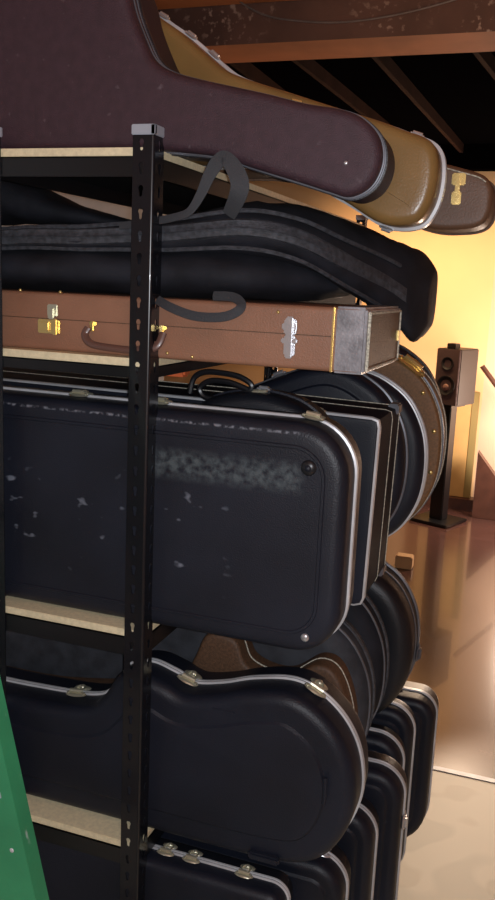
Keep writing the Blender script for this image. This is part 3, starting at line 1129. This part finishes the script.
box(bm, -.08, .08, -.1, .1, sp.z - .015, sp.z - .001, .002)
obj('top_plate', bm, 'steel', stnd)
# tan panel leaning on wall
pa, pb = at(424, 388, 'y', 5.34), at(476, 500, 'y', 5.34)
pn = thing('acoustic_panel', 'tan rectangular panel standing against the wall behind the speaker stand', 'panel', ((pa.x + pb.x) / 2, 5.34, .087))
wd = (at(474, 450, 'y', 5.34).x - at(424, 450, 'y', 5.34).x) / 2
hh = at(450, 390, 'y', 5.34).z - .087
bm = bmesh.new()
box(bm, -wd, wd * .72, -.02, .03, 0, hh, .004)
obj('panel_face', bm, 'tanpanel', pn)
bm = bmesh.new()
box(bm, wd * .72, wd, -.021, .03, 0, hh, .004)
obj('panel_shaded_strip', bm, 'panel_shadow', pn)  # right strip of the panel with its shadow painted in
# bottom of wall plinth under the panel
slab('trim_2', 'dwood', pn.location.x - wd - .1, pn.location.x + wd + .03, 5.27, YW - .021, 0, .085)
# stair stringer and rail at the right
yy = 5.08
s_ = [at(478, 452, 'y', yy), at(502, 486, 'y', yy)]
bm = bmesh.new()
zf = s_[0].z
sl = (s_[1].z - s_[0].z) / (s_[1].x - s_[0].x)
x_end = s_[0].x - (zf - .02) / sl
poly = [(s_[0].x, zf), (x_end, .02), (x_end, .002), (s_[0].x, .002)]
vs = [bm.verts.new((x, yy, z)) for x, z in poly]
f = bm.faces.new(vs)
r_ = bmesh.ops.extrude_face_region(bm, geom=[f])
for v in r_['geom']:
    if isinstance(v, bmesh.types.BMVert):
        v.co.y += .1
tag(obj('stair_stringer', bm, 'dwood', smooth=False), 'dark brown sloping stair side board against the pale wall', 'stair')
q0, q1 = at(482, 366, 'y', 5.12), at(493, 381, 'y', 5.12)
bm = bmesh.new()
tube(bm, [q0, q1, q1 + (q1 - q0) * 2.0], .018, 8)
tag(obj('handrail', bm, 'dwood'), 'short dark wooden handrail sloping down along the pale wall', 'handrail')
# pale block on floor
q = at(404, 567, 'z', 0)
bm = bmesh.new()
box(bm, -.05, .05, -.04, .04, 0, .075, .006)
o = tag(obj('wooden_block', bm, 'lwood'), 'small pale wooden block on the dark wood floor', 'block')
o.location = (q.x, q.y, .0)

# ------------------------------------------------------------------ green ladder
yl = -.3
g1, g2 = at(0, 689, 'y', yl), at(46, 898, 'y', yl)
dr = (g1 - g2).normalized()
g1 = g1 + Vector((-.02, 0, 0))
g2 = g2 + Vector((-.02, 0, 0))
foot = g2 - dr * (g2.z / dr.z)
topz = 1.62
lean = Vector((dr.x, .0, dr.z)).normalized()
yaw = 0
ld = thing('step_ladder', 'green fibreglass step ladder standing before the shelf with scuffed side rail', 'ladder', (foot.x, foot.y, 0))


def rail(x_off, name='side_rail'):
    bm = bmesh.new()
    n = Vector((0, -1, 0))
    side = lean.cross(n).normalized()
    if side.x > 0:
        side = -side       # to the left
    Wd = .078
    Ln = topz / lean.z
    sect = [(0, 0), (0, -.028), (.005, -.028), (.005, -.006), (Wd - .005, -.006), (Wd - .005, -.028), (Wd, -.028), (Wd, 0)]
    # channel: web faces the viewer (y=-), lips go back
    rows = []
    for k in (0, .25, .5, .75, 1):
        base = lean * (Ln * k) + Vector((x_off, 0, .004))
        rows.append([bm.verts.new(base + side * a - n * (-b)) for a, b in sect])
    for a, b in zip(rows, rows[1:]):
        for k in range(8):
            bm.faces.new((a[k], a[(k + 1) % 8], b[(k + 1) % 8], b[k]))
    bm.faces.new(rows[0])
    bm.faces.new(rows[-1][::-1])
    return obj(name, bm, 'green', ld, angle=20), side


r1, side = rail(0)
for z, off, ln in ((1.02, .010, .010), (.965, .012, .018), (.93, .016, .006), (.90, .02, .004)):
    c = lean * (z / lean.z) + side * off
    bm = bmesh.new()
    tube(bm, [c - lean * ln + Vector((0, -.0005, 0)), c + lean * ln + Vector((0, -.0005, 0))], .0022, 6)
    obj('paint_chip', bm, 'cap', ld)
rail(-.42)
for z in (.28, .56, .84, 1.12, 1.40):
    c = lean * (z / lean.z)
    bm = bmesh.new()
    box(bm, c.x - .42, c.x - .075, .008, .085, z - .01, z + .012, .003)
    obj('step', bm, 'greybar', ld)
for z, off in ((.905, .056), (.82, .02)):
    c = lean * (z / lean.z) + side * off
    bm = bmesh.new()
    r = .009 if off > .05 else .0035
    bmesh.ops.create_uvsphere(bm, u_segments=12, v_segments=6, radius=r, matrix=Matrix.Translation((c.x, -.001, c.z)) @ Matrix.Diagonal((1, .3, 1, 1)))
    obj('rivet', bm, 'rim_dull' if off > .05 else 'rim', ld)

# ------------------------------------------------------------------ lights
def light(kind, loc, energy, col, **k):
    l = bpy.data.lights.new('light', kind)
    l.energy = energy
    l.color = col
    for a, b in k.items():
        setattr(l, a, b)
    o = bpy.data.objects.new(kind.lower() + '_light', l)
    C.objects.link(o)
    o.location = loc
    return o


def aim(o, target):
    o.rotation_euler = (Vector(target) - o.location).to_track_quat('-Z', 'Y').to_euler()
    return o


# the phone's flash, a few centimetres from the lens
fl = light('POINT', CAM + RM @ Vector((.014, .003, .01)), 46, (.91, .94, 1.0), shadow_soft_size=.006)
# warm lamps of the room beyond
a = aim(light('AREA', (-.3, 4.5, 2.42), 17, (1.0, .62, .33), shape='RECTANGLE', size=1.4, size_y=.3, spread=math.radians(105)), (-.2, 5.4, 1.2))
b = light('POINT', (.66, 4.7, .85), 80, (1.0, .80, .64), shadow_soft_size=.17)
c = aim(light('SPOT', (.25, 4.7, 2.5), 420, (1.0, .74, .52), shadow_soft_size=.05, spot_size=math.radians(21), spot_blend=.35), (.85, .75, 0))
d = aim(light('AREA', (.3, .9, 2.2), 2.4, (1.0, .5, .22), shape='RECTANGLE', size=1.0, size_y=.3, spread=math.radians(100)), (.1, 1.9, 2.64))  # orange area light over the top shelf, aimed up at the ceiling

w = bpy.data.worlds.new('world')
bpy.context.scene.world = w
w.use_nodes = True
w.node_tree.nodes['Background'].inputs[0].default_value = (.50, .58, .85, 1)
w.node_tree.nodes['Background'].inputs[1].default_value = .27
sc = bpy.context.scene
sc.view_settings.view_transform = 'Standard'
sc.view_settings.look = 'None'
sc.view_settings.exposure = 0
sc.view_settings.gamma = 1
